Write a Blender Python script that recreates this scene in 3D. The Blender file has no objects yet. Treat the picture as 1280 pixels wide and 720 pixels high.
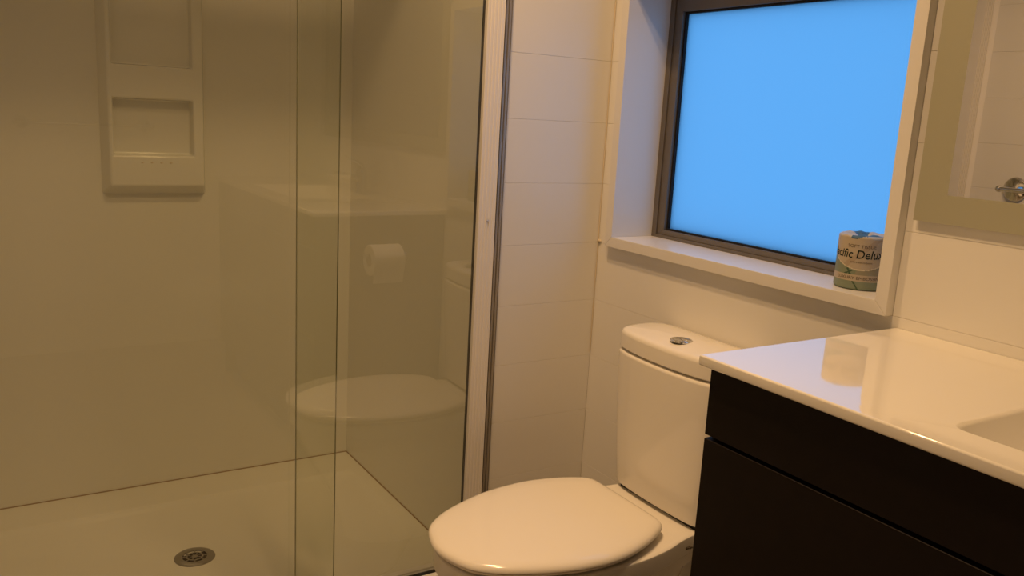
import bpy, bmesh, math, random
from mathutils import Vector, Matrix
random.seed(4)
scene = bpy.context.scene
COL = scene.collection
PI = math.pi

# ------------------------------------------------------------------ camera, sky, exposure
FPX = 1074.92
cam_data = bpy.data.cameras.new('camera')
cam = bpy.data.objects.new('camera', cam_data)
COL.objects.link(cam)
cam_data.sensor_width = 36.0
cam_data.lens = FPX / 1280 * 36.0
cam_data.clip_start = 0.02
yaw, pit, roll = -0.5665, -0.1997, 0.0548
fwd = Vector((-math.sin(yaw) * math.cos(pit), math.cos(yaw) * math.cos(pit), math.sin(pit)))
rt = Vector((math.cos(yaw), math.sin(yaw), 0))
up = rt.cross(fwd)
rt2 = rt * math.cos(roll) + up * math.sin(roll)
up2 = -rt * math.sin(roll) + up * math.cos(roll)
m = Matrix((rt2, up2, -fwd)).transposed().to_4x4()
m.translation = Vector((-1.3585, -1.7356, 1.2033))
cam.matrix_world = m
scene.camera = cam

world = bpy.data.worlds.new('evening_sky')
scene.world = world
world.use_nodes = True
bg = world.node_tree.nodes['Background']
bg.inputs['Color'].default_value = (0.125, 0.475, 1.06, 1)
bg.inputs['Strength'].default_value = 1.0

vs = scene.view_settings
vs.view_transform = 'Standard'
vs.look = 'None'
vs.exposure = 0.0
vs.gamma = 1.0
vs.use_curve_mapping = False
LAMP_COLOUR = (1.0, 0.61, 0.29)
LAMPS = [(-0.66, -0.36, 2.385, 7.4), (-0.84, -0.80, 2.385, 7.6)]      # x, y, z, watts
cyc = scene.cycles
cyc.max_bounces = 14
cyc.diffuse_bounces = 6
cyc.glossy_bounces = 8
cyc.transmission_bounces = 8
cyc.transparent_max_bounces = 16
cyc.sample_clamp_indirect = 6.0
cyc.caustics_reflective = False
cyc.caustics_refractive = False
cyc.use_denoising = True

# ------------------------------------------------------------------ materials
def principled(name, col, rough=0.5, spec=0.5, metal=0.0, ior=1.5, coat=0.0, bump=None, mottle=0.0, mscale=6.0):
    mt = bpy.data.materials.new(name)
    mt.use_nodes = True
    nt = mt.node_tree
    b = nt.nodes['Principled BSDF']
    b.inputs['Base Color'].default_value = (*col, 1)
    b.inputs['Roughness'].default_value = rough
    b.inputs['Metallic'].default_value = metal
    b.inputs['IOR'].default_value = ior
    b.inputs['Specular IOR Level'].default_value = spec
    b.inputs['Coat Weight'].default_value = coat
    b.inputs['Coat Roughness'].default_value = 0.03
    tc = nt.nodes.new('ShaderNodeTexCoord')
    if mottle:
        n = nt.nodes.new('ShaderNodeTexNoise')
        n.inputs['Scale'].default_value = mscale
        n.inputs['Detail'].default_value = 3
        nt.links.new(tc.outputs['Object'], n.inputs['Vector'])
        mx = nt.nodes.new('ShaderNodeMix')
        mx.data_type = 'RGBA'
        mx.inputs['A'].default_value = (*[c * (1 - mottle) for c in col], 1)
        mx.inputs['B'].default_value = (*[min(1, c * (1 + mottle)) for c in col], 1)
        nt.links.new(n.outputs['Fac'], mx.inputs['Factor'])
        nt.links.new(mx.outputs['Result'], b.inputs['Base Color'])
    if bump:
        n2 = nt.nodes.new('ShaderNodeTexNoise')
        n2.inputs['Scale'].default_value = bump[0]
        n2.inputs['Detail'].default_value = 2
        nt.links.new(tc.outputs['Object'], n2.inputs['Vector'])
        bp = nt.nodes.new('ShaderNodeBump')
        bp.inputs['Strength'].default_value = bump[1]
        bp.inputs['Distance'].default_value = bump[2]
        nt.links.new(n2.outputs['Fac'], bp.inputs['Height'])
        nt.links.new(bp.outputs['Normal'], b.inputs['Normal'])
    return mt

M = {}
M['tile'] = principled('white_wall_tile', (0.76, 0.75, 0.72), 0.32, 0.4, bump=(60, 0.15, 0.0006), mottle=0.02, mscale=5)
M['grout'] = principled('white_grout', (0.86, 0.84, 0.80), 0.8, 0.2)
M['acrylic'] = principled('white_shower_acrylic', (0.76, 0.755, 0.70), 0.14, 0.5, mottle=0.015, mscale=3)
M['tray'] = principled('white_shower_tray', (0.76, 0.75, 0.68), 0.2, 0.5)
M['ceiling'] = principled('white_ceiling_paint', (0.78, 0.77, 0.74), 0.8, 0.2, mottle=0.02)
M['floor'] = principled('beige_vinyl_floor', (0.36, 0.31, 0.25), 0.45, 0.4, mottle=0.12, mscale=25)
M['trim'] = principled('white_gloss_trim_paint', (0.72, 0.71, 0.69), 0.28, 0.5, bump=(90, 0.08, 0.0004))
M['bronze'] = principled('bronze_aluminium', (0.17, 0.15, 0.125), 0.42, 0.5, metal=0.35, bump=(200, 0.05, 0.0003))
M['black'] = principled('black_rubber_and_drain_shade', (0.012, 0.011, 0.011), 0.6, 0.3)
M['ceramic'] = principled('white_ceramic_glaze', (0.83, 0.80, 0.74), 0.10, 0.5)
M['plastic'] = principled('white_seat_plastic', (0.86, 0.82, 0.75), 0.14, 0.5)
M['chrome'] = principled('polished_chrome', (0.72, 0.72, 0.72), 0.06, 0.5, metal=1.0)
M['steel'] = principled('satin_steel', (0.32, 0.31, 0.30), 0.3, 0.5, metal=1.0)
M['alu_white'] = principled('white_powder_coated_aluminium', (0.78, 0.76, 0.74), 0.35, 0.5)
M['alu_grey'] = principled('grey_brushed_aluminium', (0.36, 0.33, 0.29), 0.42, 0.5, metal=0.5)
M['wenge'] = principled('dark_wenge_board', (0.007, 0.0035, 0.0025), 0.55, 0.18, bump=(120, 0.1, 0.0005), mottle=0.3, mscale=30)
M['marble'] = principled('white_cultured_marble', (0.93, 0.90, 0.83), 0.06, 0.5, ior=1.95, coat=0.6)
M['paper'] = principled('white_tissue_paper', (0.82, 0.80, 0.76), 0.9, 0.1, bump=(250, 0.3, 0.0008))
M['card'] = principled('brown_card_core', (0.35, 0.25, 0.15), 0.9, 0.1)
M['wrap_tan'] = principled('tan_paper_wrapper', (0.43, 0.375, 0.29), 0.55, 0.3, mottle=0.04, mscale=40)
M['wrap_shade'] = principled('taupe_print', (0.38, 0.315, 0.235), 0.55, 0.3)
M['wrap_green'] = principled('olive_green_print', (0.20, 0.24, 0.175), 0.55, 0.3, mottle=0.06, mscale=40)
M['wrap_grey'] = principled('grey_green_print', (0.27, 0.26, 0.19), 0.55, 0.3)
M['wrap_dark'] = principled('dark_green_print', (0.055, 0.10, 0.06), 0.55, 0.3)
M['wrap_line'] = principled('cream_print', (0.62, 0.56, 0.42), 0.55, 0.3)
M['wrap_blue'] = principled('blue_print', (0.05, 0.12, 0.22), 0.55, 0.3)
M['wrap_white'] = principled('white_wrapper_fold', (0.40, 0.41, 0.42), 0.5, 0.3)
M['ink'] = principled('black_green_ink', (0.012, 0.025, 0.022), 0.6, 0.2)
M['ink_soft'] = principled('grey_brown_ink', (0.13, 0.105, 0.075), 0.6, 0.2)
M['silicone'] = principled('yellowed_silicone', (0.66, 0.58, 0.45), 0.4, 0.4)
M['glass_edge'] = principled('dark_green_glass_edge', (0.28, 0.29, 0.18), 0.2, 0.5)
M['mirror'] = principled('silvered_mirror', (0.80, 0.80, 0.78), 0.0, 0.5, metal=1.0)
M['frosted_mirror'] = principled('etched_mirror_border', (0.46, 0.455, 0.345), 0.45, 0.5, metal=0.45)
M['mdf'] = principled('brown_mirror_backing', (0.35, 0.27, 0.18), 0.7, 0.2)

def make_shower_glass():
    mt = bpy.data.materials.new('clear_green_tinted_glass')
    mt.use_nodes = True
    nt = mt.node_tree
    nt.nodes.clear()
    out = nt.nodes.new('ShaderNodeOutputMaterial')
    tr = nt.nodes.new('ShaderNodeBsdfTransparent')
    tr.inputs['Color'].default_value = (0.968, 0.978, 0.950, 1)
    gl = nt.nodes.new('ShaderNodeBsdfGlossy')
    gl.inputs['Roughness'].default_value = 0.0
    gl.inputs['Color'].default_value = (1, 1, 1, 1)
    fr = nt.nodes.new('ShaderNodeFresnel')
    fr.inputs['IOR'].default_value = 1.5
    geo = nt.nodes.new('ShaderNodeNewGeometry')
    mixv = nt.nodes.new('ShaderNodeMath')
    mixv.operation = 'MULTIPLY'
    mixv.inputs[1].default_value = 1.0
    mx = nt.nodes.new('ShaderNodeMixShader')
    # only the outward side of each face mirrors; the way out of the pane just transmits
    inv = nt.nodes.new('ShaderNodeMath')
    inv.operation = 'SUBTRACT'
    inv.inputs[0].default_value = 1.0
    nt.links.new(geo.outputs['Backfacing'], inv.inputs[1])
    nt.links.new(fr.outputs['Fac'], mixv.inputs[0])
    mul = nt.nodes.new('ShaderNodeMath')
    mul.operation = 'MULTIPLY'
    mul.inputs[1].default_value = 2.2
    nt.links.new(mixv.outputs[0], mul.inputs[0])
    mul2 = nt.nodes.new('ShaderNodeMath')
    mul2.operation = 'MULTIPLY'
    nt.links.new(mul.outputs[0], mul2.inputs[0])
    nt.links.new(inv.outputs[0], mul2.inputs[1])
    nt.links.new(mul2.outputs[0], mx.inputs['Fac'])
    nt.links.new(tr.outputs[0], mx.inputs[1])
    nt.links.new(gl.outputs[0], mx.inputs[2])
    nt.links.new(mx.outputs[0], out.inputs['Surface'])
    return mt
M['glass'] = make_shower_glass()

def make_frosted():
    mt = bpy.data.materials.new('frosted_window_glass')
    mt.use_nodes = True
    nt = mt.node_tree
    nt.nodes.clear()
    out = nt.nodes.new('ShaderNodeOutputMaterial')
    tl = nt.nodes.new('ShaderNodeBsdfTranslucent')
    tl.inputs['Color'].default_value = (0.97, 0.97, 0.97, 1)
    gl = nt.nodes.new('ShaderNodeBsdfGlossy')
    gl.inputs['Roughness'].default_value = 0.35
    mx = nt.nodes.new('ShaderNodeMixShader')
    mx.inputs['Fac'].default_value = 0.03
    nt.links.new(tl.outputs[0], mx.inputs[1])
    nt.links.new(gl.outputs[0], mx.inputs[2])
    nt.links.new(mx.outputs[0], out.inputs['Surface'])
    return mt
M['frosted'] = make_frosted()

def make_lamp():
    mt = bpy.data.materials.new('warm_lamp_diffuser')
    mt.use_nodes = True
    nt = mt.node_tree
    nt.nodes.clear()
    out = nt.nodes.new('ShaderNodeOutputMaterial')
    em = nt.nodes.new('ShaderNodeEmission')
    em.inputs['Color'].default_value = (*LAMP_COLOUR, 1)
    em.inputs['Strength'].default_value = 6.0
    nt.links.new(em.outputs[0], out.inputs['Surface'])
    return mt
M['lamp'] = make_lamp()

# ------------------------------------------------------------------ helpers
def link(name, me, mat=None, parent=None, smooth=False):
    o = bpy.data.objects.new(name, me)
    COL.objects.link(o)
    if mat is not None and len(me.materials) == 0:
        me.materials.append(M[mat])
    if parent is not None:
        o.parent = parent
        o.matrix_parent_inverse = Matrix.Translation(parent.location).inverted()
    if smooth:
        shade(me, 40)
        wn = o.modifiers.new('weighted_normals', 'WEIGHTED_NORMAL')
        wn.keep_sharp = True
    return o

def shade(me, deg=35):
    for p in me.polygons:
        p.use_smooth = True
    lim = math.radians(deg)
    bm = bmesh.new()
    bm.from_mesh(me)
    for e in bm.edges:
        if len(e.link_faces) == 2:
            e.smooth = e.calc_face_angle(0) < lim
        else:
            e.smooth = False
    bm.to_mesh(me)
    bm.free()

def empty(name, loc, label=None, cat=None, group=None, kind=None):
    o = bpy.data.objects.new(name, None)
    o.empty_display_size = 0.05
    COL.objects.link(o)
    o.location = loc
    tag(o, label, cat, group, kind)
    return o

def tag(o, label=None, cat=None, group=None, kind=None):
    if label: o['label'] = label
    if cat: o['category'] = cat
    if group: o['group'] = group
    if kind: o['kind'] = kind
    return o

def bx(bm, x0, x1, y0, y1, z0, z1):
    x0, x1 = min(x0, x1), max(x0, x1)
    y0, y1 = min(y0, y1), max(y0, y1)
    z0, z1 = min(z0, z1), max(z0, z1)
    v = [bm.verts.new(p) for p in ((x0, y0, z0), (x1, y0, z0), (x1, y1, z0), (x0, y1, z0),
                                   (x0, y0, z1), (x1, y0, z1), (x1, y1, z1), (x0, y1, z1))]
    for f in ((0, 3, 2, 1), (4, 5, 6, 7), (0, 1, 5, 4), (1, 2, 6, 5), (2, 3, 7, 6), (3, 0, 4, 7)):
        bm.faces.new([v[i] for i in f])
    return v

def finish(bm, name, bevel=0.0, seg=2, angle=30):
    bmesh.ops.recalc_face_normals(bm, faces=bm.faces[:])
    if bevel:
        es = [e for e in bm.edges if len(e.link_faces) == 2 and e.calc_face_angle(0) > math.radians(angle)]
        bmesh.ops.bevel(bm, geom=es, offset=bevel, segments=seg, profile=0.6, affect='EDGES', clamp_overlap=True)
    me = bpy.data.meshes.new(name)
    bm.to_mesh(me)
    bm.free()
    return me

def box(name, b, mat, parent=None, bevel=0.0, seg=2):
    bm = bmesh.new()
    bx(bm, *b)
    return link(name, finish(bm, name, bevel, seg), mat, parent, smooth=bevel > 0 and seg > 1)

def boxes(name, bs, mat, parent=None, bevel=0.0, seg=2):
    bm = bmesh.new()
    for b in bs:
        bx(bm, *b)
    return link(name, finish(bm, name, bevel, seg), mat, parent, smooth=bevel > 0)

def loft_bm(rings, cap0=True, cap1=True, bm=None):
    bm = bm or bmesh.new()
    vr = [[bm.verts.new(p) for p in r] for r in rings]
    n = len(rings[0])
    for a, b in zip(vr, vr[1:]):
        for i in range(n):
            j = (i + 1) % n
            bm.faces.new((a[i], a[j], b[j], b[i]))
    if cap0: bm.faces.new(list(reversed(vr[0])))
    if cap1: bm.faces.new(vr[-1])
    return bm

def lathe_bm(profile, n=40, centre=(0, 0, 0), axis='Z', bm=None, caps=True):
    rings = []
    cx, cy, cz = centre
    for r, h in profile:
        ring = []
        for i in range(n):
            a = 2 * PI * i / n
            u, v = r * math.cos(a), r * math.sin(a)
            if axis == 'Z': ring.append((cx + u, cy + v, cz + h))
            elif axis == 'X': ring.append((cx + h, cy + u, cz + v))
            else: ring.append((cx + u, cy + h, cz + v))
        rings.append(ring)
    return loft_bm(rings, caps, caps, bm)

def tube_bm(pts, r, n=14, bm=None):
    pts = [Vector(p) for p in pts]
    rings = []
    prev = None
    for i, p in enumerate(pts):
        t = (pts[min(i + 1, len(pts) - 1)] - pts[max(i - 1, 0)]).normalized()
        ref = prev if prev else (Vector((0, 0, 1)) if abs(t.z) < .9 else Vector((1, 0, 0)))
        s = t.cross(ref).normalized()
        q = s.cross(t).normalized()
        prev = q
        rr = r[i] if isinstance(r, (list, tuple)) else r
        rings.append([tuple(p + (s * math.cos(2 * PI * k / n) + q * math.sin(2 * PI * k / n)) * rr) for k in range(n)])
    return loft_bm(rings, True, True, bm)

def smooth_half(pts, n):
    """Catmull-Rom through the half outline (x, half width) from the front tip to the back; returns n+1 even samples."""
    P = [Vector(p) for p in pts]
    P = [Vector((P[1].x, -P[1].y))] + P + [2 * P[-1] - P[-2]]
    dense = []
    for i in range(1, len(P) - 2):
        for k in range(24):
            t = k / 24
            a, b, c, d = P[i - 1], P[i], P[i + 1], P[i + 2]
            dense.append(0.5 * ((2 * b) + (c - a) * t + (2 * a - 5 * b + 4 * c - d) * t * t + (3 * b - a - 3 * c + d) * t ** 3))
    dense.append(P[-2])
    L = [0]
    for a, b in zip(dense, dense[1:]):
        L.append(L[-1] + (b - a).length)
    out = []
    j = 0
    for k in range(n + 1):
        s = L[-1] * k / n
        while j < len(L) - 2 and L[j + 1] < s:
            j += 1
        f = (s - L[j]) / max(1e-9, L[j + 1] - L[j])
        out.append(dense[j].lerp(dense[j + 1], min(1, max(0, f))))
    return out

def outline(pts, yc, n=44, back=6):
    """closed loop (x, y) from a half outline, straight across the back"""
    h = smooth_half(pts, n)
    left = [(p.x, yc + p.y) for p in h]
    right = [(p.x, yc - p.y) for p in h[1:]]
    xb, wb = h[-1].x, h[-1].y
    bk = [(xb, yc + wb - 2 * wb * k / back) for k in range(1, back)]
    return left + bk + list(reversed(right))

def inset(loop, d):
    n = len(loop)
    out = []
    area = sum(loop[i][0] * loop[(i + 1) % n][1] - loop[(i + 1) % n][0] * loop[i][1] for i in range(n))
    sg = 1 if area > 0 else -1
    for i in range(n):
        a, b, c = Vector(loop[i - 1]), Vector(loop[i]), Vector(loop[(i + 1) % n])
        t = (c - a).normalized()
        nn = Vector((-t.y, t.x)) * sg
        out.append((b.x + nn.x * d, b.y + nn.y * d))
    return out

def scale_loop(loop, s):
    cx = sum(p[0] for p in loop) / len(loop)
    cy = sum(p[1] for p in loop) / len(loop)
    return [(cx + (p[0] - cx) * s, cy + (p[1] - cy) * s) for p in loop]

def at(loop, z):
    return [(p[0], p[1], z) for p in loop]

def text_mesh(body, size, bold=0.0):
    cu = bpy.data.curves.new('lettering', 'FONT')
    cu.body = body
    cu.size = size
    cu.align_x = 'CENTER'
    cu.resolution_u = 3
    cu.offset = bold
    o = bpy.data.objects.new('lettering_source', cu)
    COL.objects.link(o)
    bpy.context.view_layer.update()
    dg = bpy.context.evaluated_depsgraph_get()
    me = bpy.data.meshes.new_from_object(o.evaluated_get(dg))
    bpy.data.objects.remove(o)
    bpy.data.curves.remove(cu)
    me.materials.clear()
    return me

# ------------------------------------------------------------------ room shell
W = -1.60          # left (opposite) wall
YF = -2.60         # wall behind the camera
H = 2.42
WX = -0.3586       # shower right-hand wall plane
YB = 0.8017        # shower back wall plane
JOINT0 = 0.292 - 0.15 * 2
ROWS = [JOINT0 + 0.15 * k for k in range(18)]

fl = tag(box('floor', (W, 0.0, YF, 0.0, -0.05, 0.0), 'floor'), 'beige vinyl bathroom floor', None, None, 'structure')
ce = tag(box('ceiling', (W - 0.1, 0.2, YF - 0.1, YB + 0.1, H, H + 0.05), 'ceiling'), 'flat white painted ceiling', None, None, 'structure')

OUT_L, OUT_R, OUT_B, OUT_T = -0.0511, -0.8476, 0.8916, 1.5400     # outer edges of the window lining
LT = 0.0251
IN_L, IN_R, IN_B, IN_T = OUT_L - LT, OUT_R + LT, OUT_B + LT, OUT_T - LT
XG = 0.1098        # face of the window frame

TT = 0.0009         # tile thickness
wall_r = boxes('wall_right', [(TT, 0.2, OUT_R, YF - .1, 0, H), (TT, 0.2, 0.1, OUT_L, 0, H),
                              (TT, 0.2, OUT_L, OUT_R, 0, OUT_B), (TT, 0.2, OUT_L, OUT_R, OUT_T, H)], 'grout')
tag(wall_r, 'white tiled wall with the frosted window', None, None, 'structure')
wall_b = box('wall_back', (WX + 0.004, 0.0, TT, YB + 0.1, 0, H), 'grout')
tag(wall_b, 'short white tiled return wall between shower and window wall', None, None, 'structure')
wall_l = box('wall_left', (W - 0.1, W - TT, YF - .1, YB + .1, 0, H), 'grout')
tag(wall_l, 'white tiled wall seen in the mirror', None, None, 'structure')
wall_f = box('wall_front', (W - .1, 0.2, YF - 0.1, YF, 0, H), 'ceiling')
tag(wall_f, 'white painted wall opposite the shower', None, None, 'structure')
wall_sb = box('wall_shower_back', (W, WX + 0.006, YB, YB + 0.08, 0, H), 'acrylic')
tag(wall_sb, 'white acrylic back panel of the shower', None, None, 'structure')
wall_ss = box('wall_shower_side', (WX, WX + 0.0035, 0.0, YB + 0.002, 0, H), 'acrylic')
tag(wall_ss, 'white acrylic side panel of the shower', None, None, 'structure')

GAP = 0.0004
_tile_cache = {}
def tile(parent, axis, a0, a1, z0, z1):
    """one wall tile; axis X: lies on x=0 facing -x, axis Y: on y=0 facing -y, axis L: on x=W facing +x"""
    ln, ht = abs(a1 - a0) - 2 * GAP, z1 - z0 - 2 * GAP
    key = (axis, round(ln, 4), round(ht, 4))
    me = _tile_cache.get(key)
    if me is None:
        bm = bmesh.new()
        if axis == 'X': bx(bm, 0, TT, -ln / 2, ln / 2, -ht / 2, ht / 2)
        elif axis == 'Y': bx(bm, -ln / 2, ln / 2, 0, TT, -ht / 2, ht / 2)
        else: bx(bm, -TT, 0, -ln / 2, ln / 2, -ht / 2, ht / 2)
        me = finish(bm, 'tile', 0.0006, 1)
        me.materials.append(M['tile'])
        _tile_cache[key] = me
    o = bpy.data.objects.new('tile', me)
    COL.objects.link(o)
    c = (a0 + a1) / 2
    o.location = {'X': (0, c, (z0 + z1) / 2), 'Y': (c, 0, (z0 + z1) / 2), 'L': (W, c, (z0 + z1) / 2)}[axis]
    o.parent = parent
    return o

rows = [(max(0, a), min(H, b)) for a, b in zip(ROWS, ROWS[1:]) if min(H, b) - max(0, a) > 0.02]
for z0, z1 in rows:
    tile(wall_b, 'Y', -0.3, -0.0, z0, z1)
    tile(wall_l, 'L', -0.04, -1.30, z0, z1)
    tile(wall_l, 'L', -1.30, -2.60, z0, z1)
    if z1 <= OUT_B + 0.003:
        tile(wall_r, 'X', 0.0, -1.20, z0, min(z1, OUT_B) if z1 > OUT_B - .01 else z1)
    elif z0 < OUT_T:
        tile(wall_r, 'X', 0.0, OUT_L, z0, z1)
        tile(wall_r, 'X', OUT_R, -1.20, z0, z1)
    else:
        tile(wall_r, 'X', 0.0, -1.20, z0, z1)
    tile(wall_r, 'X', -1.20, -2.60, z0, z1)
box('tile', (0.0, TT, OUT_L, OUT_R, OUT_T, ROWS[11] - GAP), 'tile', wall_r)

# silicone in the corner of the tiled walls
bm = bmesh.new()
rr = random.Random(3)
pts = [(-0.002, -0.002, 0.60 + 0.03 * k) for k in range(40)]
tube_bm(pts, [0.0010 + 0.0010 * rr.random() for _ in pts], 8, bm)
sil = link('sealant_bead', finish(bm, 'sealant_bead'), 'silicone', wall_b, True)
bm = bmesh.new()
bmesh.ops.create_icosphere(bm, subdivisions=2, radius=0.005, matrix=Matrix.Translation((-0.003, -0.008, 0.897)) @ Matrix.Diagonal((0.6, 1.6, 0.8, 1)))
link('sealant_blob', finish(bm, 'sealant_blob'), 'silicone', wall_b, True)

# ------------------------------------------------------------------ window
PROT = 0.020
win = empty('window_1', (0.05, (OUT_L + OUT_R) / 2, IN_B), 'bronze framed frosted window in a deep white lining above the toilet', None, None, 'structure')
def prism_obj(name, poly_yz, x0, x1, mat, parent, bevel):
    bm = bmesh.new()
    loft_bm([[(x0, y, z) for y, z in poly_yz], [(x1, y, z) for y, z in poly_yz]], True, True, bm)
    return link(name, finish(bm, name, bevel, 2), mat, parent, True)
XE = XG + 0.05
prism_obj('sill_board', [(OUT_L, OUT_B), (OUT_R, OUT_B), (IN_R, IN_B), (IN_L, IN_B)], -PROT, XE, 'trim', win, 0.0018)
prism_obj('head_board', [(OUT_L, OUT_T), (OUT_R, OUT_T), (IN_R, IN_T), (IN_L, IN_T)], -PROT, XE, 'trim', win, 0.0018)
prism_obj('jamb_board', [(OUT_L, OUT_B), (IN_L, IN_B), (IN_L, IN_T), (OUT_L, OUT_T)], -PROT, XE, 'trim', win, 0.0018)
prism_obj('jamb_board', [(OUT_R, OUT_B), (IN_R, IN_B), (IN_R, IN_T), (OUT_R, OUT_T)], -PROT, XE, 'trim', win, 0.0018)
FW, FB, FT = 0.0405, 0.0205, 0.0500      # face widths: sides, bottom, top
GL, GR, GB, GT = IN_L - FW, IN_R + FW, IN_B + FB, IN_T - FT
def ring_rails(name, o, i, x0, x1, mat, parent, bevel):
    ol, orr, ob, ot = o
    il, ir, ib, it = i
    prism_obj(name, [(ol, ob), (orr, ob), (ir, ib), (il, ib)], x0, x1, mat, parent, bevel)
    prism_obj(name, [(ol, ot), (orr, ot), (ir, it), (il, it)], x0, x1, mat, parent, bevel)
    prism_obj(name, [(ol, ob), (il, ib), (il, it), (ol, ot)], x0, x1, mat, parent, bevel)
    prism_obj(name, [(orr, ob), (ir, ib), (ir, it), (orr, ot)], x0, x1, mat, parent, bevel)
ring_rails('frame_rail', (IN_L, IN_R, IN_B, IN_T), (IN_L - .016, IN_R + .016, IN_B + .008, IN_T - .018), XG, XG + .05, 'bronze', win, 0.001)
ring_rails('sash_rail', (IN_L - .016, IN_R + .016, IN_B + .008, IN_T - .018), (GL, GR, GB, GT), XG + .004, XG + .045, 'bronze', win, 0.0012)
ring_rails('glazing_gasket', (GL, GR, GB, GT), (GL - .005, GR + .005, GB + .004, GT - .005), XG + .012, XG + .03, 'black', win, 0.0)
box('pane', (XG + .020, XG + .026, GL - .001, GR + .001, GB + .001, GT - .001), 'frosted', win)

# ------------------------------------------------------------------ ceiling lamps
for n, (lx, ly, lz, pw) in enumerate(LAMPS):
    t = empty('ceiling_downlight', (lx, ly, H), ['recessed white ceiling downlight above the toilet', 'recessed white ceiling downlight in the middle of the room, farther from the shower door'][n], 'lamp', 'ceiling downlights')
    bm = lathe_bm([(0.062, 0), (0.062, -0.004), (0.056, -0.008), (0.048, -0.006), (0.046, 0.0)], 40, (lx, ly, H))
    link('trim_ring', finish(bm, 'trim_ring'), 'alu_white', t, True)
    bm = lathe_bm([(0.046, -0.004), (0.0457, -0.0055)], 40, (lx, ly, H))
    link('diffuser', finish(bm, 'diffuser'), 'lamp', t)
    ld = bpy.data.lights.new('lamp_light', 'AREA')
    ld.shape = 'DISK'
    ld.size = 0.085
    ld.color = LAMP_COLOUR
    ld.energy = pw
    ld.spread = math.radians(128)
    lo = bpy.data.objects.new('lamp_light', ld)
    COL.objects.link(lo)
    lo.location = (lx, ly, H - 0.012)
    lo.parent = t
    lo.matrix_parent_inverse = Matrix.Translation(t.location).inverted()

# ------------------------------------------------------------------ shower tray
RIM = 0.0801
tray = empty('shower_tray', ((W + WX) / 2, 0.4, 0), 'white moulded shower tray behind the glass door', 'shower tray')
def rounded(poly, r, n=6):
    out = []
    k = len(poly)
    for i in range(k):
        a, b, c = Vector(poly[i - 1]), Vector(poly[i]), Vector(poly[(i + 1) % k])
        u, v = (a - b).normalized(), (c - b).normalized()
        p, q = b + u * r, b + v * r
        for s in range(n + 1):
            t = s / n
            out.append(tuple(p.lerp(b, t).lerp(b.lerp(q, t), t)))
    return out
TX0, TX1, TY0, TY1 = W, WX, -0.032, YB
sunk = [(-0.393, 0.205), (-0.393, 0.665), (W + 0.035, 0.665), (W + 0.035, 0.205), (-1.43, 0.035), (-0.53, 0.035)]
sl = rounded(sunk, 0.05)
sl_in = inset(sl, 0.026)
sl_mid = inset(sl, 0.006)
def ray_box(loop):
    cx, cy = (TX0 + TX1) / 2, 0.38
    res = []
    for x, y in loop:
        dx, dy = x - cx, y - cy
        t = 1e9
        if dx > 1e-9: t = min(t, (TX1 - cx) / dx)
        if dx < -1e-9: t = min(t, (TX0 - cx) / dx)
        if dy > 1e-9: t = min(t, (TY1 - cy) / dy)
        if dy < -1e-9: t = min(t, (TY0 - cy) / dy)
        res.append((cx + dx * t, cy + dy * t))
    return res
DRAIN = (-0.934, 0.362)
def toward(loop, f, z0, z1):
    return [(x + (DRAIN[0] - x) * f, y + (DRAIN[1] - y) * f, z0 + (z1 - z0) * f) for x, y in loop]
outer = ray_box(sl)
# keep true corners on the outer loop
for cxx in (TX0, TX1):
    for cyy in (TY0, TY1):
        j = min(range(len(outer)), key=lambda q: (outer[q][0] - cxx) ** 2 + (outer[q][1] - cyy) ** 2)
        outer[j] = (cxx, cyy)
FLZ0, FLZ1 = 0.0660, 0.057
dr = [(DRAIN[0] + 0.043 * (x - DRAIN[0]) / math.hypot(x - DRAIN[0], y - DRAIN[1]),
       DRAIN[1] + 0.043 * (y - DRAIN[1]) / math.hypot(x - DRAIN[0], y - DRAIN[1])) for x, y in sl_in]
bm = loft_bm([at(outer, 0.0), at(outer, RIM), at(sl, RIM), at(sl_mid, RIM - .0025), at(sl_in, FLZ0),
              [(a[0] * .5 + b[0] * .5, a[1] * .5 + b[1] * .5, FLZ0 * .45 + FLZ1 * .55) for a, b in zip(sl_in, dr)],
              at(dr, FLZ1), at(dr, 0.02)], False, True)
link('basin', finish(bm, 'basin'), 'tray', tray, True)
# sealant joints against the walls
boxes('sealant_joint', [(W, WX - .0002, YB - .0022, YB - .0002, RIM + .0002, RIM + .0022)], 'card', wall_sb)
boxes('sealant_joint', [(WX - .0022, WX - .0002, 0.0315, YB - .002, RIM + .0002, RIM + .0022)], 'card', wall_ss)
# waste
dx, dy = DRAIN
dz = FLZ1
waste = lathe_bm([(0.030, dz - .004), (0.030, dz + .0035), (0.034, dz + .0042), (0.046, dz + .003), (0.0495, dz + .0006), (0.0495, dz - .003)], 56, (dx, dy, 0), caps=False)
wo = link('waste_flange', finish(waste, 'waste_flange'), 'steel', tray, True)
def annular(bm, r0, r1, a0, a1, z0, z1, n=6):
    lo, hi = [], []
    for k in range(n + 1):
        a = a0 + (a1 - a0) * k / n
        lo.append((r0 * math.cos(a), r0 * math.sin(a)))
        hi.append((r1 * math.cos(a), r1 * math.sin(a)))
    loop = hi + list(reversed(lo))
    loft_bm([[(dx + x, dy + y, z0) for x, y in loop], [(dx + x, dy + y, z1) for x, y in loop]], True, True, bm)
bm = bmesh.new()
lathe_bm([(0.0302, dz - .005), (0.0302, dz - .002)], 40, (dx, dy, 0), bm=bm)
link('waste_shade_disc', finish(bm, 'waste_shade_disc'), 'black', wo)  # black disc close under the grate paints the shade seen through the slots
bm = bmesh.new()
zt0, zt1 = dz, dz + .003
lathe_bm([(0.0075, zt0), (0.0075, zt1)], 24, (dx, dy, 0), bm=bm)
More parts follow.
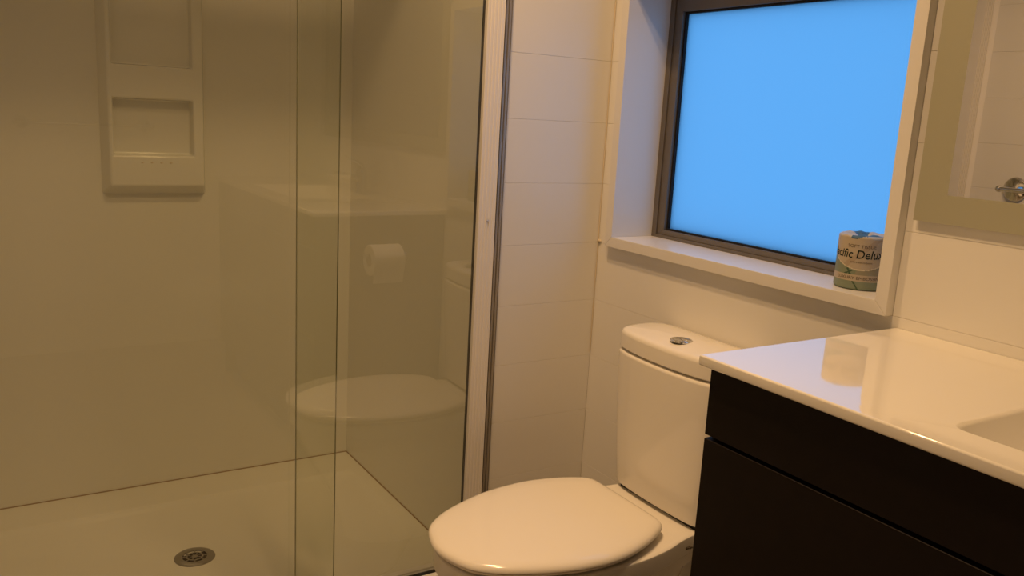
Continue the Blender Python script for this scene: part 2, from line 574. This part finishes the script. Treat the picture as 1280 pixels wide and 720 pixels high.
for k in range(8):
    a = 2 * PI * k / 8 + 0.2
    annular(bm, 0.007, 0.0205, a - 0.10, a + 0.10, zt0, zt1, 2)
    annular(bm, 0.0195, 0.0306, a + .39 - 0.07, a + .39 + 0.07, zt0, zt1, 2)
annular(bm, 0.0172, 0.0212, 0, 2 * PI - 1e-4, zt0 + .0002, zt1 + .0002, 48)
link('waste_grate', finish(bm, 'waste_grate'), 'steel', wo)

# ------------------------------------------------------------------ shower shelf insert
shelf = empty('shower_shelf', (-0.93, YB, 0.94), 'white moulded shelf column with recessed niches on shower back wall', 'shelf')
def shelf_mesh():
    bm = bmesh.new()
    P = 0.040
    yf, yb = YB - P, YB - 0.0005
    XA, XB = -1.062, -0.796
    ZA, ZB = 0.935, 2.05
    bvl, bvr, bvb = 0.018, 0.010, 0.024
    hx0, hx1 = -1.034, -0.832
    xs = [XA + bvl, hx0, hx1, XB - bvr]
    zs = [ZA + bvb, 1.040, 1.190, 1.275, 1.62, 1.70, 1.96, ZB - 0.02]
    holes = {(1, 1), (1, 3), (1, 5)}
    V = {}
    def vv(x, y, z):
        k = (round(x, 5), round(y, 5), round(z, 5))
        if k not in V: V[k] = bm.verts.new(k)
        return V[k]
    for i in range(3):
        for j in range(len(zs) - 1):
            q = (xs[i], xs[i + 1], zs[j], zs[j + 1])
            if (i, j) in holes:
                ybk = YB - 0.004
                ins = 0.003
                c = [(q[0], q[2]), (q[1], q[2]), (q[1], q[3]), (q[0], q[3])]
                ci = [(q[0] + ins, q[2] + ins), (q[1] - ins, q[2] + ins), (q[1] - ins, q[3] - ins), (q[0] + ins, q[3] - ins)]
                for k in range(4):
                    l = (k + 1) % 4
                    bm.faces.new((vv(c[k][0], yf, c[k][1]), vv(c[l][0], yf, c[l][1]), vv(ci[l][0], ybk, ci[l][1]), vv(ci[k][0], ybk, ci[k][1])))
                bm.faces.new([vv(x, ybk, z) for x, z in ci])
            else:
                bm.faces.new((vv(q[0], yf, q[2]), vv(q[1], yf, q[2]), vv(q[1], yf, q[3]), vv(q[0], yf, q[3])))
    fl = [(x, zs[0]) for x in xs] + [(xs[-1], z) for z in zs[1:]] + [(x, zs[-1]) for x in reversed(xs[:-1])] + [(xs[0], z) for z in reversed(zs[1:-1])]
    def outp(x, z):
        X = XA if abs(x - xs[0]) < 1e-6 else XB if abs(x - xs[-1]) < 1e-6 else x
        Z = ZA if abs(z - zs[0]) < 1e-6 else ZB if abs(z - zs[-1]) < 1e-6 else z
        return X, Z
    for k in range(len(fl)):
        a, b = fl[k], fl[(k + 1) % len(fl)]
        A, B = outp(*a), outp(*b)
        bm.faces.new((vv(a[0], yf, a[1]), vv(b[0], yf, b[1]), vv(B[0], yb, B[1]), vv(A[0], yb, A[1])))
    bmesh.ops.recalc_face_normals(bm, faces=bm.faces[:])
    es = [e for e in bm.edges if len(e.link_faces) == 2 and e.calc_face_angle(0) > math.radians(25)]
    bmesh.ops.bevel(bm, geom=es, offset=0.006, segments=3, profile=0.5, affect='EDGES', clamp_overlap=True)
    me = bpy.data.meshes.new('column')
    bm.to_mesh(me)
    bm.free()
    return me
link('column', shelf_mesh(), 'acrylic', shelf, True)
for k in range(4):
    bm = bmesh.new()
    bmesh.ops.create_icosphere(bm, subdivisions=2, radius=0.004, matrix=Matrix.Translation((-0.965 + 0.024 * k, YB - 0.0402, 1.022)) @ Matrix.Diagonal((1, 0.25, 0.6, 1)))
    link('drain_hole', finish(bm, 'drain_hole'), 'silicone', shelf, True)

# ------------------------------------------------------------------ shower door
door = empty('shower_door', ((W + WX) / 2, -0.01, RIM), 'clear glass sliding shower door in a white aluminium frame', 'shower door')
DT = 2.085
def fluted(name, x0, x1, yf, yb, z0, z1, n, depth, mat, parent):
    prof = []
    w = (x1 - x0) / n
    for k in range(n):
        a = x0 + w * k
        prof += [(a + w * .12, yf), (a + w * .70, yf), (a + w * .80, yf + depth), (a + w * 1.0, yf + depth)]
    prof = [(x0, yf + depth)] + prof[:-1] + [(x1, yf + depth * .2), (x1, yb), (x0, yb)]
    bm = loft_bm([[(x, y, z0) for x, y in prof], [(x, y, z1) for x, y in prof]])
    return link(name, finish(bm, name), mat, parent)
ST0, ST1 = -0.3705, -0.3255
stile = fluted('frame_stile', ST0, ST1, -0.022, -0.0002, RIM + .0002, DT, 5, 0.0012, 'alu_white', door)
fluted('wall_channel', ST1 + .0004, -0.2985, -0.009, -0.0002, RIM + .0002, DT, 3, 0.0035, 'alu_grey', door)
box('gasket', (ST0 - .0014, ST0, -0.010, -0.001, RIM + .006, DT - .03), 'black', door)
bm = lathe_bm([(0.0001, -0.0022), (0.0022, -0.0018), (0.0033, -0.0004), (0.0033, 0.001)], 16, (-0.3465, -0.0222, 0.9565), 'Y')
link('screw_head', finish(bm, 'screw_head'), 'chrome', stile, True)
fluted('frame_stile', W + .001, W + .046, -0.022, 0.02, RIM + .0002, DT, 5, 0.0012, 'alu_white', door)
boxes('bottom_track', [(W + .046, ST0 - .0002, -0.030, 0.030, RIM + .0002, RIM + .0035), (W + .046, ST0 - .0002, 0.002, 0.004, RIM, RIM + .010)], 'alu_white', door, 0.0008, 1)
boxes('track_seal', [(W + .046, ST0 - .0005, -0.0155, -0.0045, RIM + .0036, RIM + .0066)], 'black', door)
boxes('top_track', [(W + .046, ST0 - .0002, -0.028, 0.040, DT - .045, DT)], 'alu_white', door, 0.002, 2)
GZ0, GZ1 = RIM + .007, DT - .03
def pane(x0, x1, yc, edge_lo, edge_hi):
    g = box('glass_panel', (x0, x1, yc - .003, yc + .003, GZ0, GZ1), 'glass', door)
    if edge_lo: box('glass_edge', (x0 - .0012, x0, yc - .003, yc + .003, GZ0, GZ1), 'glass_edge', g)
    if edge_hi: box('glass_edge', (x1, x1 + .0006, yc - .003, yc + .003, GZ0, GZ1), 'glass_edge', g)
pane(-0.7935, ST0 - .001, -0.0085, True, False)
pane(W + .040, -0.6945, 0.018, False, True)

# ------------------------------------------------------------------ toilet
YC = -0.437
toilet = empty('toilet', (-0.33, YC, 0), 'white close-coupled toilet with lid closed below the frosted window', 'toilet')
pan_top = outline([(-0.654, 0), (-0.650, .034), (-0.634, .075), (-0.605, .105), (-0.565, .130), (-0.50, .156), (-0.43, .168), (-0.36, .171),
                   (-0.29, .168), (-0.23, .158), (-0.18, .143), (-0.14, .1355), (-0.07, .132), (-0.012, .132)], YC, 52)
def pan_low(front, hw, back, hwb):
    return outline([(front, 0), (front + .006, hw * .30), (front + .035, hw * .66), (front + .09, hw * .92), (front + .16, hw), ((front + back) / 2, hw),
                    (back - .06, (hw + hwb) / 2), (back, hwb)], YC, 52)
rings = [at(pan_low(-0.515, .105, -0.10, .10), 0.0), at(pan_low(-0.515, .105, -0.10, .10), 0.02), at(pan_low(-0.525, .100, -0.11, .085), 0.06),
         at(pan_low(-0.56, .108, -0.13, .08), 0.15), at(pan_low(-0.607, .138, -0.13, .085), 0.24), at(pan_low(-0.635, .156, -0.12, .10), 0.30),
         at(inset(pan_top, .012), 0.334), at(inset(pan_top, .003), 0.336), at(pan_top, 0.340), at(pan_top, 0.3715), at(inset(pan_top, .0013), .3758), at(inset(pan_top, .0045), .3778), at(inset(pan_top, .009), .378)]
pan = link('pan', finish(loft_bm(rings), 'pan'), 'ceramic', toilet, True)
seat_pts = [(-0.664, 0), (-0.659, .035), (-0.642, .079), (-0.617, .106), (-0.577, .132), (-0.508, .160), (-0.44, .1765), (-0.36, .1795), (-0.285, .163),
            (-0.235, .141), (-0.214, .127), (-0.2035, .108), (-0.201, .06)]
lid_l = [(x, y + .004 + .009 * min(1, max(0, (x + .40) / .17))) for x, y in outline(seat_pts, YC, 60)]
seat_l = inset(lid_l, 0.007)
rings = [at(inset(seat_l, .012), .3835), at(inset(seat_l, .004), .3838), at(seat_l, .3868), at(seat_l, .3905), at(inset(seat_l, .004), .3925)]
link('seat', finish(loft_bm(rings), 'seat'), 'plastic', toilet, True)
def lid_dome():
    r = [at(inset(lid_l, .010), .3948), at(inset(lid_l, .003), .3948), at(lid_l, .3962), at(lid_l, .3990), at(inset(lid_l, .0018), .4030), at(inset(lid_l, .0055), .4068),
         at(scale_loop(inset(lid_l, .0055), .965), .4096), at(scale_loop(inset(lid_l, .0055), .92), .4116)]
    base = inset(lid_l, .0055)
    for s, z in ((.84, .4130), (.75, .4146), (.5, .4158), (.25, .4163), (.02, .4164)):
        r.append(at(scale_loop(base, s), z))
    return r
link('lid', finish(loft_bm(lid_dome()), 'lid'), 'plastic', toilet, True)
for s in (-1, 1):
    bm = lathe_bm([(0.010, .377), (0.010, .3905), (0.008, .3935)], 20, (-0.224, YC + s * .078, 0))
    link('hinge', finish(bm, 'hinge'), 'plastic', toilet, True)
c_top = outline([(-0.166, 0), (-0.1645, .05), (-0.159, .10), (-0.150, .135), (-0.140, .152), (-0.122, .163), (-0.09, .169), (-0.05, .1715), (-0.006, .172)], YC, 52)
c_bot = outline([(-0.147, 0), (-0.146, .05), (-0.1435, .095), (-0.139, .122), (-0.130, .137), (-0.113, .147), (-0.085, .1515), (-0.05, .153), (-0.006, .154)], YC, 52)
def mixl(a, b, t): return [(p[0] + (q[0] - p[0]) * t, p[1] + (q[1] - p[1]) * t) for p, q in zip(a, b)]
rings = [at(inset(c_bot, .010), .3865), at(inset(c_bot, .003), .3885), at(c_bot, .395)]
for k in range(1, 7):
    t = k / 6
    rings.append(at(mixl(c_bot, c_top, 1 - (1 - t) ** 1.6), .395 + (.694 - .395) * t))
rings += [at(inset(c_top, .0010), .6975), at(inset(c_top, .0035), .7008), at(inset(c_top, .0075), .7028), at(inset(c_top, .014), .7034)]
link('cistern', finish(loft_bm(rings), 'cistern'), 'ceramic', toilet, True)
boxes('cistern_gasket', [(-0.13, -0.03, YC - .12, YC + .12, .3775, .3880)], 'black', toilet)
lidc = inset(outline([(-0.166, 0), (-0.1645, .05), (-0.159, .10), (-0.150, .135), (-0.140, .152), (-0.122, .163), (-0.09, .1685), (-0.055, .168), (-0.028, .158), (-0.010, .136), (-0.004, .10)], YC, 52), 0.0015)
rings = [at(inset(lidc, .012), .7062), at(inset(lidc, .003), .7062), at(lidc, .709), at(lidc, .737), at(inset(lidc, .0015), .7425), at(inset(lidc, .005), .7468), at(inset(lidc, .011), .7496), at(inset(lidc, .02), .7512)]
base = inset(lidc, .02)
for s, z in ((.8, .7545), (.5, .7580), (.2, .7590), (.02, .7590)):
    rings.append(at(scale_loop(base, s), z))
link('cistern_lid', finish(loft_bm(rings), 'cistern_lid'), 'ceramic', toilet, True)
BXC, BYC, BZ = -0.118, YC - 0.019, 0.7568
bm = lathe_bm([(0.0235, 0), (0.0235, .0022), (0.0222, .0034), (0.0190, .0034), (0.0180, .0010), (0.0180, 0)], 48, (BXC, BYC, BZ), caps=False)
bt = link('button_ring', finish(bm, 'button_ring'), 'chrome', toilet, True)
for s in (0, 1):
    a0 = PI / 2 * 0.72 + s * PI
    loop = []
    for k in range(25):
        a = a0 + PI * k / 24
        loop.append(Vector((0.0172 * math.cos(a), 0.0172 * math.sin(a))))
    off = Vector((math.cos(a0 + PI / 2), math.sin(a0 + PI / 2))) * 0.0006
    l3 = [((BXC + (p + off).x), (BYC + (p + off).y)) for p in loop]
    cc = (sum(p[0] for p in l3) / 25, sum(p[1] for p in l3) / 25)
    sc = lambda f, z: [(cc[0] + (p[0] - cc[0]) * f, cc[1] + (p[1] - cc[1]) * f, z) for p in l3]
    bm = loft_bm([sc(1, BZ), sc(1, BZ + .0028), sc(.92, BZ + .0036), sc(.6, BZ + .0024), sc(.1, BZ + .0018)])
    link('flush_button', finish(bm, 'flush_button'), 'chrome', bt, True)
# small maker's mark on the side of the pan shelf: short dark strokes
bmk = bmesh.new()
for k, (u0, u1, w0, w1) in enumerate([(0, .003, .0, .005), (.004, .008, .001, .004), (.009, .012, .0, .005), (.013, .016, .001, .004)]):
    xs0, xs1 = -0.166 + u0, -0.166 + u1
    ya = YC - .1395
    bx(bmk, xs0, xs1, ya - .0022, ya + .001, .3515 + w0, .3515 + w1)
link('maker_mark', finish(bmk, 'maker_mark'), 'ink_soft', toilet)

# ------------------------------------------------------------------ vanity
KX, KY, KZ, KT = -0.4674, -0.8567, 0.8728, 0.0166
KE = -2.060
CX, CY = KX + 0.012, KY - 0.0135
vanity = empty('vanity_cabinet', (-0.23, (KY + KE) / 2, 0), 'dark brown vanity cabinet under the white basin top', 'cabinet')
boxes('carcass', [(CX + .020, -0.002, CY - .017, KE + .031, .12, .136), (-0.014, -0.002, CY - .017, KE + .031, .137, KZ - KT - .12),
                  (CX + .020, -0.002, CY - .0166, CY - .030, .137, KZ - KT - .13), (CX + .020, CX + .034, CY - .031, KE + .031, .70, KZ - KT - .001)], 'black', vanity)
box('end_panel', (CX + .0185, -0.002, CY - .0165, CY, 0.0, KZ - KT - .0004), 'wenge', vanity, 0.0006, 1)
box('end_panel', (CX + .0185, -0.002, KE + .012, KE + .030, 0.0, KZ - KT - .0004), 'wenge', vanity, 0.0006, 1)
box('drawer_front', (CX, CX + .018, CY - .0005, KE + .0125, .7525, KZ - KT - .002), 'wenge', vanity, 0.0008, 1)
box('drawer_front', (CX, CX + .018, CY - .0005, KE + .0125, .452, .7465), 'wenge', vanity, 0.0008, 1)
box('drawer_front', (CX, CX + .018, CY - .0005, KE + .0125, .150, .446), 'wenge', vanity, 0.0008, 1)
box('kickboard', (CX + .06, CX + .075, CY - .02, KE + .03, 0.0, .12), 'wenge', vanity)

def basin_top():
    bm = bmesh.new()
    BX0, BX1 = -0.4035, -0.105
    BY0, BY1 = -1.203, -1.715
    loop_o = [(KX, KY), (-0.001, KY), (-0.001, KE), (KX, KE)]
    def rr_loop(x0, x1, y0, y1, r):
        return rounded([(x0, y0), (x1, y0), (x1, y1), (x0, y1)], r, 8)
    rim = rr_loop(BX0, BX1, BY0, BY1, 0.022)
    n = len(rim)
    # outer loop with as many points, corners kept
    cx, cy = (BX0 + BX1) / 2, (BY0 + BY1) / 2
    outl = []
    for x, y in rim:
        dx_, dy_ = x - cx, y - cy
        t = min(((-0.001 - cx) / dx_ if dx_ > 1e-9 else 1e9), ((KX - cx) / dx_ if dx_ < -1e-9 else 1e9),
                ((KY - cy) / dy_ if dy_ > 1e-9 else 1e9), ((KE - cy) / dy_ if dy_ < -1e-9 else 1e9))
        outl.append((cx + dx_ * t, cy + dy_ * t))
    for c in loop_o:
        j = min(range(n), key=lambda q: (outl[q][0] - c[0]) ** 2 + (outl[q][1] - c[1]) ** 2)
        outl[j] = c
    bowl = []
    for k in range(1, 13):
        t = k / 12
        fx = .004 * t + .055 * t ** 4
        fy = .012 * t + .150 * t ** 1.5
        dz_ = .086 * (math.sin(t * PI / 2) ** 1.35)
        bowl.append(at(rr_loop(BX0 + fx, BX1 - fx, BY0 - fy, BY1 + fy, .022 + .04 * t), KZ - dz_))
    r4 = [p[:2] for p in bowl[-1]]
    r2 = rr_loop(BX0 - .006, BX1 + .006, BY0 + .006, BY1 - .006, .026)
    s4 = scale_loop(r4, 0.12)
    e = 0.003
    so = [(min(max(x, KX + e), -0.001), min(max(y, KE + e), KY - e)) for x, y in outl]
    so1 = [(min(max(x, KX + .0009), -0.001), min(max(y, KE + .0009), KY - .0009)) for x, y in outl]
    rings = [at(scale_loop(r2, 1.0), KZ - KT), at(so, KZ - KT), at(so1, KZ - KT + .0009), at(outl, KZ - KT + .003), at(outl, KZ - .003), at(so1, KZ - .0009), at(so, KZ),
             at(rim, KZ)] + bowl + [at(s4, KZ - .092)]
    loft_bm(rings, False, True, bm)
    return finish(bm, 'top')
btop = empty('basin_top', (-0.23, (KY + KE) / 2, KZ - KT), 'glossy white one-piece basin top lying on the dark vanity', 'washbasin')
to = link('top', basin_top(), 'marble', btop, True)
shade(to.data, 62)
bm = lathe_bm([(0.020, 0), (0.020, .002), (0.015, .003), (0.001, .0034)], 28, (-0.254, -1.459, KZ - .092))
link('plug', finish(bm, 'plug'), 'chrome', btop, True)

tap = empty('mixer_tap', (-0.065, -1.459, KZ), 'chrome basin mixer tap on the white basin top', 'tap')
bm = lathe_bm([(0.026, 0), (0.026, .004), (0.022, .010), (0.021, .075), (0.019, .088), (0.012, .094)], 32, (-0.065, -1.459, KZ))
link('body', finish(bm, 'body'), 'chrome', tap, True)
bm = tube_bm([(-0.078, -1.459, KZ + .045), (-0.12, -1.459, KZ + .062), (-0.165, -1.459, KZ + .066), (-0.182, -1.459, KZ + .058)], [.013, .012, .011, .011], 18)
link('spout', finish(bm, 'spout'), 'chrome', tap, True)
bm = tube_bm([(-0.062, -1.459, KZ + .09), (-0.064, -1.459, KZ + .104), (-0.10, -1.459, KZ + .120), (-0.135, -1.459, KZ + .132)], [.010, .009, .006, .005], 14)
link('lever', finish(bm, 'lever'), 'chrome', tap, True)

# ------------------------------------------------------------------ mirror
mir = empty('wall_mirror', (-0.015, -1.45, 1.066), 'wall mirror with etched frosted border above the vanity', 'mirror')
MY0, MY1, MZ0, MZ1 = -0.8672, -2.03, 1.0640, 1.95
XM = -0.011
box('backing', (-0.0048, -0.0006, MY0 - .03, MY1 + .03, MZ0 + .004, MZ1 - .03), 'mdf', mir)
box('glass_sheet', (XM + .0012, XM + .006, MY0, MY1, MZ0, MZ1), 'glass_edge', mir)
BW, BB = 0.0540, 0.0470
def mflat(name, y0, y1, z0, z1, mat):
    box(name, (XM, XM + .0011, y0, y1, z0, z1), mat, mir)
mflat('mirror_surface', MY0 - BW, MY1 + BW, MZ0 + BB, MZ1 - BB, 'mirror')
ring = bmesh.new()
loops = [[(MY0, MZ0), (MY1, MZ0), (MY1, MZ1), (MY0, MZ1)], [(MY0 - BW, MZ0 + BB), (MY1 + BW, MZ0 + BB), (MY1 + BW, MZ1 - BB), (MY0 - BW, MZ1 - BB)]]
loft_bm([[(XM + .0011, y, z) for y, z in loops[0]], [(XM, y, z) for y, z in loops[0]], [(XM, y, z) for y, z in loops[1]], [(XM + .0011, y, z) for y, z in loops[1]]], False, False, ring)
link('frosted_border', finish(ring, 'frosted_border'), 'frosted_mirror', mir)

# ------------------------------------------------------------------ towel rails
def towel_rail(label, p0, p1, nrm, r_fl=0.042, rb=0.0075, out=0.055):
    p0, p1, nrm = Vector(p0), Vector(p1), Vector(nrm)
    t = empty('towel_rail', tuple((p0 + p1) / 2), label, 'towel rail')
    d = (p1 - p0).normalized()
    bm = tube_bm([p0 + nrm * out - d * .022, p0 + nrm * out, p1 + nrm * out, p1 + nrm * out + d * .022], rb, 20)
    link('bar', finish(bm, 'bar'), 'chrome', t, True)
    for p, s in ((p0, -1), (p1, 1)):
        ax = 'X' if abs(nrm.x) > .5 else 'Y'
        sg = nrm.x if ax == 'X' else nrm.y
        bm = lathe_bm([(r_fl, 0.0003 * sg), (r_fl, .004 * sg), (r_fl * .9, .009 * sg), (r_fl * .5, .014 * sg), (.010, .018 * sg), (.009, out * sg)], 40, tuple(p), ax)
        link('flange', finish(bm, 'flange'), 'chrome', t, True)
        bm = bmesh.new()
        bmesh.ops.create_uvsphere(bm, u_segments=20, v_segments=12, radius=.0115, matrix=Matrix.Translation(p + nrm * out + d * s * .026))
        link('end_knob', finish(bm, 'end_knob'), 'chrome', t, True)
towel_rail('long chrome towel rail with round flanges on the tiled wall opposite the mirror', (W, -0.193, 1.047), (W, -0.86, 1.047), (1, 0, 0), 0.0405)
towel_rail('chrome towel rail on the painted wall opposite the shower', (-1.16, YF, 1.055), (-0.66, YF, 1.055), (0, 1, 0), 0.028)

# ------------------------------------------------------------------ toilet paper holder on the end of the vanity
HY = CY
hold = empty('toilet_roll_holder', (-0.245, HY, 0.72), 'chrome toilet roll holder on the dark end of the vanity', 'holder')
bm = lathe_bm([(0.024, 0.0003), (0.024, .005), (0.018, .009), (0.008, .012), (0.007, .052)], 28, (-0.175, HY, 0.735), 'Y')
link('flange', finish(bm, 'flange'), 'chrome', hold, True)
bm = tube_bm([(-0.168, HY + .055, 0.735), (-0.175, HY + .055, 0.735), (-0.31, HY + .055, 0.735), (-0.318, HY + .055, 0.742)], .0065, 16)
link('arm', finish(bm, 'arm'), 'chrome', hold, True)
roll2 = empty('toilet_roll', (-0.245, HY + .055, 0.70), 'white open toilet roll hanging on the vanity side', 'toilet roll')
bm = lathe_bm([(0.0215, -.052), (0.048, -.052), (0.050, -.050), (0.050, .050), (0.048, .052), (0.0215, .052)], 44, (-0.245, HY + .055, 0.7208), 'X', caps=False)
link('paper', finish(bm, 'paper'), 'paper', roll2, True)
bm = lathe_bm([(0.0214, -.052), (0.0214, .052), (0.0206, .052), (0.0206, -.052)], 32, (-0.245, HY + .055, 0.7215), 'X', caps=False)
link('core', finish(bm, 'core'), 'card', roll2, True)
bm = bmesh.new()
sheet = []
for k in range(9):
    a = PI * .10 - .0 - k * 0.12
    sheet.append((HY + .055 + .0508 * math.cos(a), .7215 + .0508 * math.sin(a)))
for k in range(1, 6):
    sheet.append((sheet[8][0] - .001 * k, sheet[8][1] - .008 * k))
prev = None
vt = [[bm.verts.new((x, y, z)) for x in (-0.297, -0.245, -0.193)] for y, z in sheet]
for a, b in zip(vt, vt[1:]):
    for i in range(2):
        bm.faces.new((a[i], a[i + 1], b[i + 1], b[i]))
bmesh.ops.solidify(bm, geom=bm.faces[:], thickness=0.0006)
link('loose_sheet', finish(bm, 'loose_sheet'), 'paper', roll2, True)

# ------------------------------------------------------------------ wrapped toilet roll on the window sill
RC = (0.0575, -0.7310)
RR, RH = 0.0450, 0.101
RZ = IN_B + 0.0003
roll1 = empty('wrapped_toilet_roll', (RC[0], RC[1], RZ), 'paper-wrapped toilet roll with green and tan printing on the window sill', 'toilet roll')
view_a = math.atan2(-1.7356 - RC[1], -1.3585 - RC[0])
def wrap_print(u, v):
    """u: metres round the roll from the middle of its printed face, v: metres above its foot -> material slot"""
    if v > RH - .0035 + .003 * math.sin(u * 160 + 1): return 6 if math.sin(u * 70 + 2.2) > 0.5 else 7
    arc = 0.0375 + 0.013 * (u / .045) ** 2
    if v > arc + .0016:
        if abs((v - .055) - (u + .018) * .9) < .006: return 1
        return 0
    if v > arc: return 5
    if 0.0165 < v < 0.0290: return 0
    if abs(u + .018 + (v - .030) * .55) < .0022 and v > .029: return 4
    if abs(u + .004 + (v - .006) * .7) < .0016 and v < .0165: return 4
    if abs(u + .026 - (v - .030) * 1.6) < .003 and v > .029: return 4
    if v < .0165: return 2
    return 3 if u > -.012 + (v - .0245) * .5 else 2
bm = bmesh.new()
NA, NV = 180, 84
def rad(v):
    e = min(v, RH - v)
    return RR - (0.004 * (1 - e / .004) ** 2 if e < .004 else 0)
gridv = []
for j in range(NV + 1):
    v = RH * j / NV
    gridv.append([bm.verts.new((RC[0] + rad(v) * math.cos(view_a + 2 * PI * i / NA), RC[1] + rad(v) * math.sin(view_a + 2 * PI * i / NA), RZ + v)) for i in range(NA)])
for j in range(NV):
    for i in range(NA):
        f = bm.faces.new((gridv[j][i], gridv[j][(i + 1) % NA], gridv[j + 1][(i + 1) % NA], gridv[j + 1][i]))
        a = (i + .5) / NA
        a = a - 1 if a > .5 else a
        f.material_index = wrap_print(a * 2 * PI * RR, RH * (j + .5) / NV)
f = bm.faces.new(list(reversed(gridv[0])))
f.material_index = 2
top = gridv[-1]
prevr = top
for s, dz_ in ((.82, .0012), (.6, .0005), (.42, -.004), (.30, -.012), (.05, -.014)):
    rg = []
    for i in range(NA):
        a = view_a + 2 * PI * i / NA
        w = .0012 * math.sin(9 * a) * (1 if s > .4 else 0)
        rg.append(bm.verts.new((RC[0] + rad(RH) * s * math.cos(a), RC[1] + rad(RH) * s * math.sin(a), RZ + RH + dz_ + w)))
    for i in range(NA):
        f = bm.faces.new((prevr[i], prevr[(i + 1) % NA], rg[(i + 1) % NA], rg[i]))
        f.material_index = 6 if math.sin(2 * (2 * PI * i / NA) + 1) > .3 else 7
    prevr = rg
bm.faces.new(prevr)
me = finish(bm, 'wrapper')
for k in ('wrap_tan', 'wrap_shade', 'wrap_green', 'wrap_grey', 'wrap_dark', 'wrap_line', 'wrap_blue', 'wrap_white'):
    me.materials.append(M[k])
wr = link('wrapper', me, None, roll1, True)
def wrap_text(name, body, size, u0, v0, mat, curve=0.0, bold=0.0, sx=1.0, shear=0.0):
    me = text_mesh(body, size, bold)
    for vtx in me.vertices:
        u = u0 + vtx.co.x * sx + shear * vtx.co.y
        v = v0 + vtx.co.y + curve * (u - u0) ** 2
        a = view_a + u / RR
        r = rad(min(max(v, 0), RH)) + .00035
        vtx.co = (RC[0] + r * math.cos(a), RC[1] + r * math.sin(a), RZ + v)
    me.materials.append(M[mat])
    return link(name, me, None, wr)
wrap_text('lettering', 'Pacific Deluxe', 0.0222, -0.0095, 0.0595, 'ink', 0.6, 0.0002, 0.92, 0.12)
wrap_text('lettering', 'SOFT TISSUE', 0.0082, -0.002, 0.0790, 'ink_soft', 0.6, 0.0, 1.12)
wrap_text('lettering', 'extra absorbent', 0.0050, 0.0, 0.0510, 'ink_soft', 0.6, 0.0, 1.2)
wrap_text('lettering', 'LUXURY EMBOSSING', 0.0083, 0.0, 0.0200, 'ink_soft', 0.0, 0.0, 1.12)
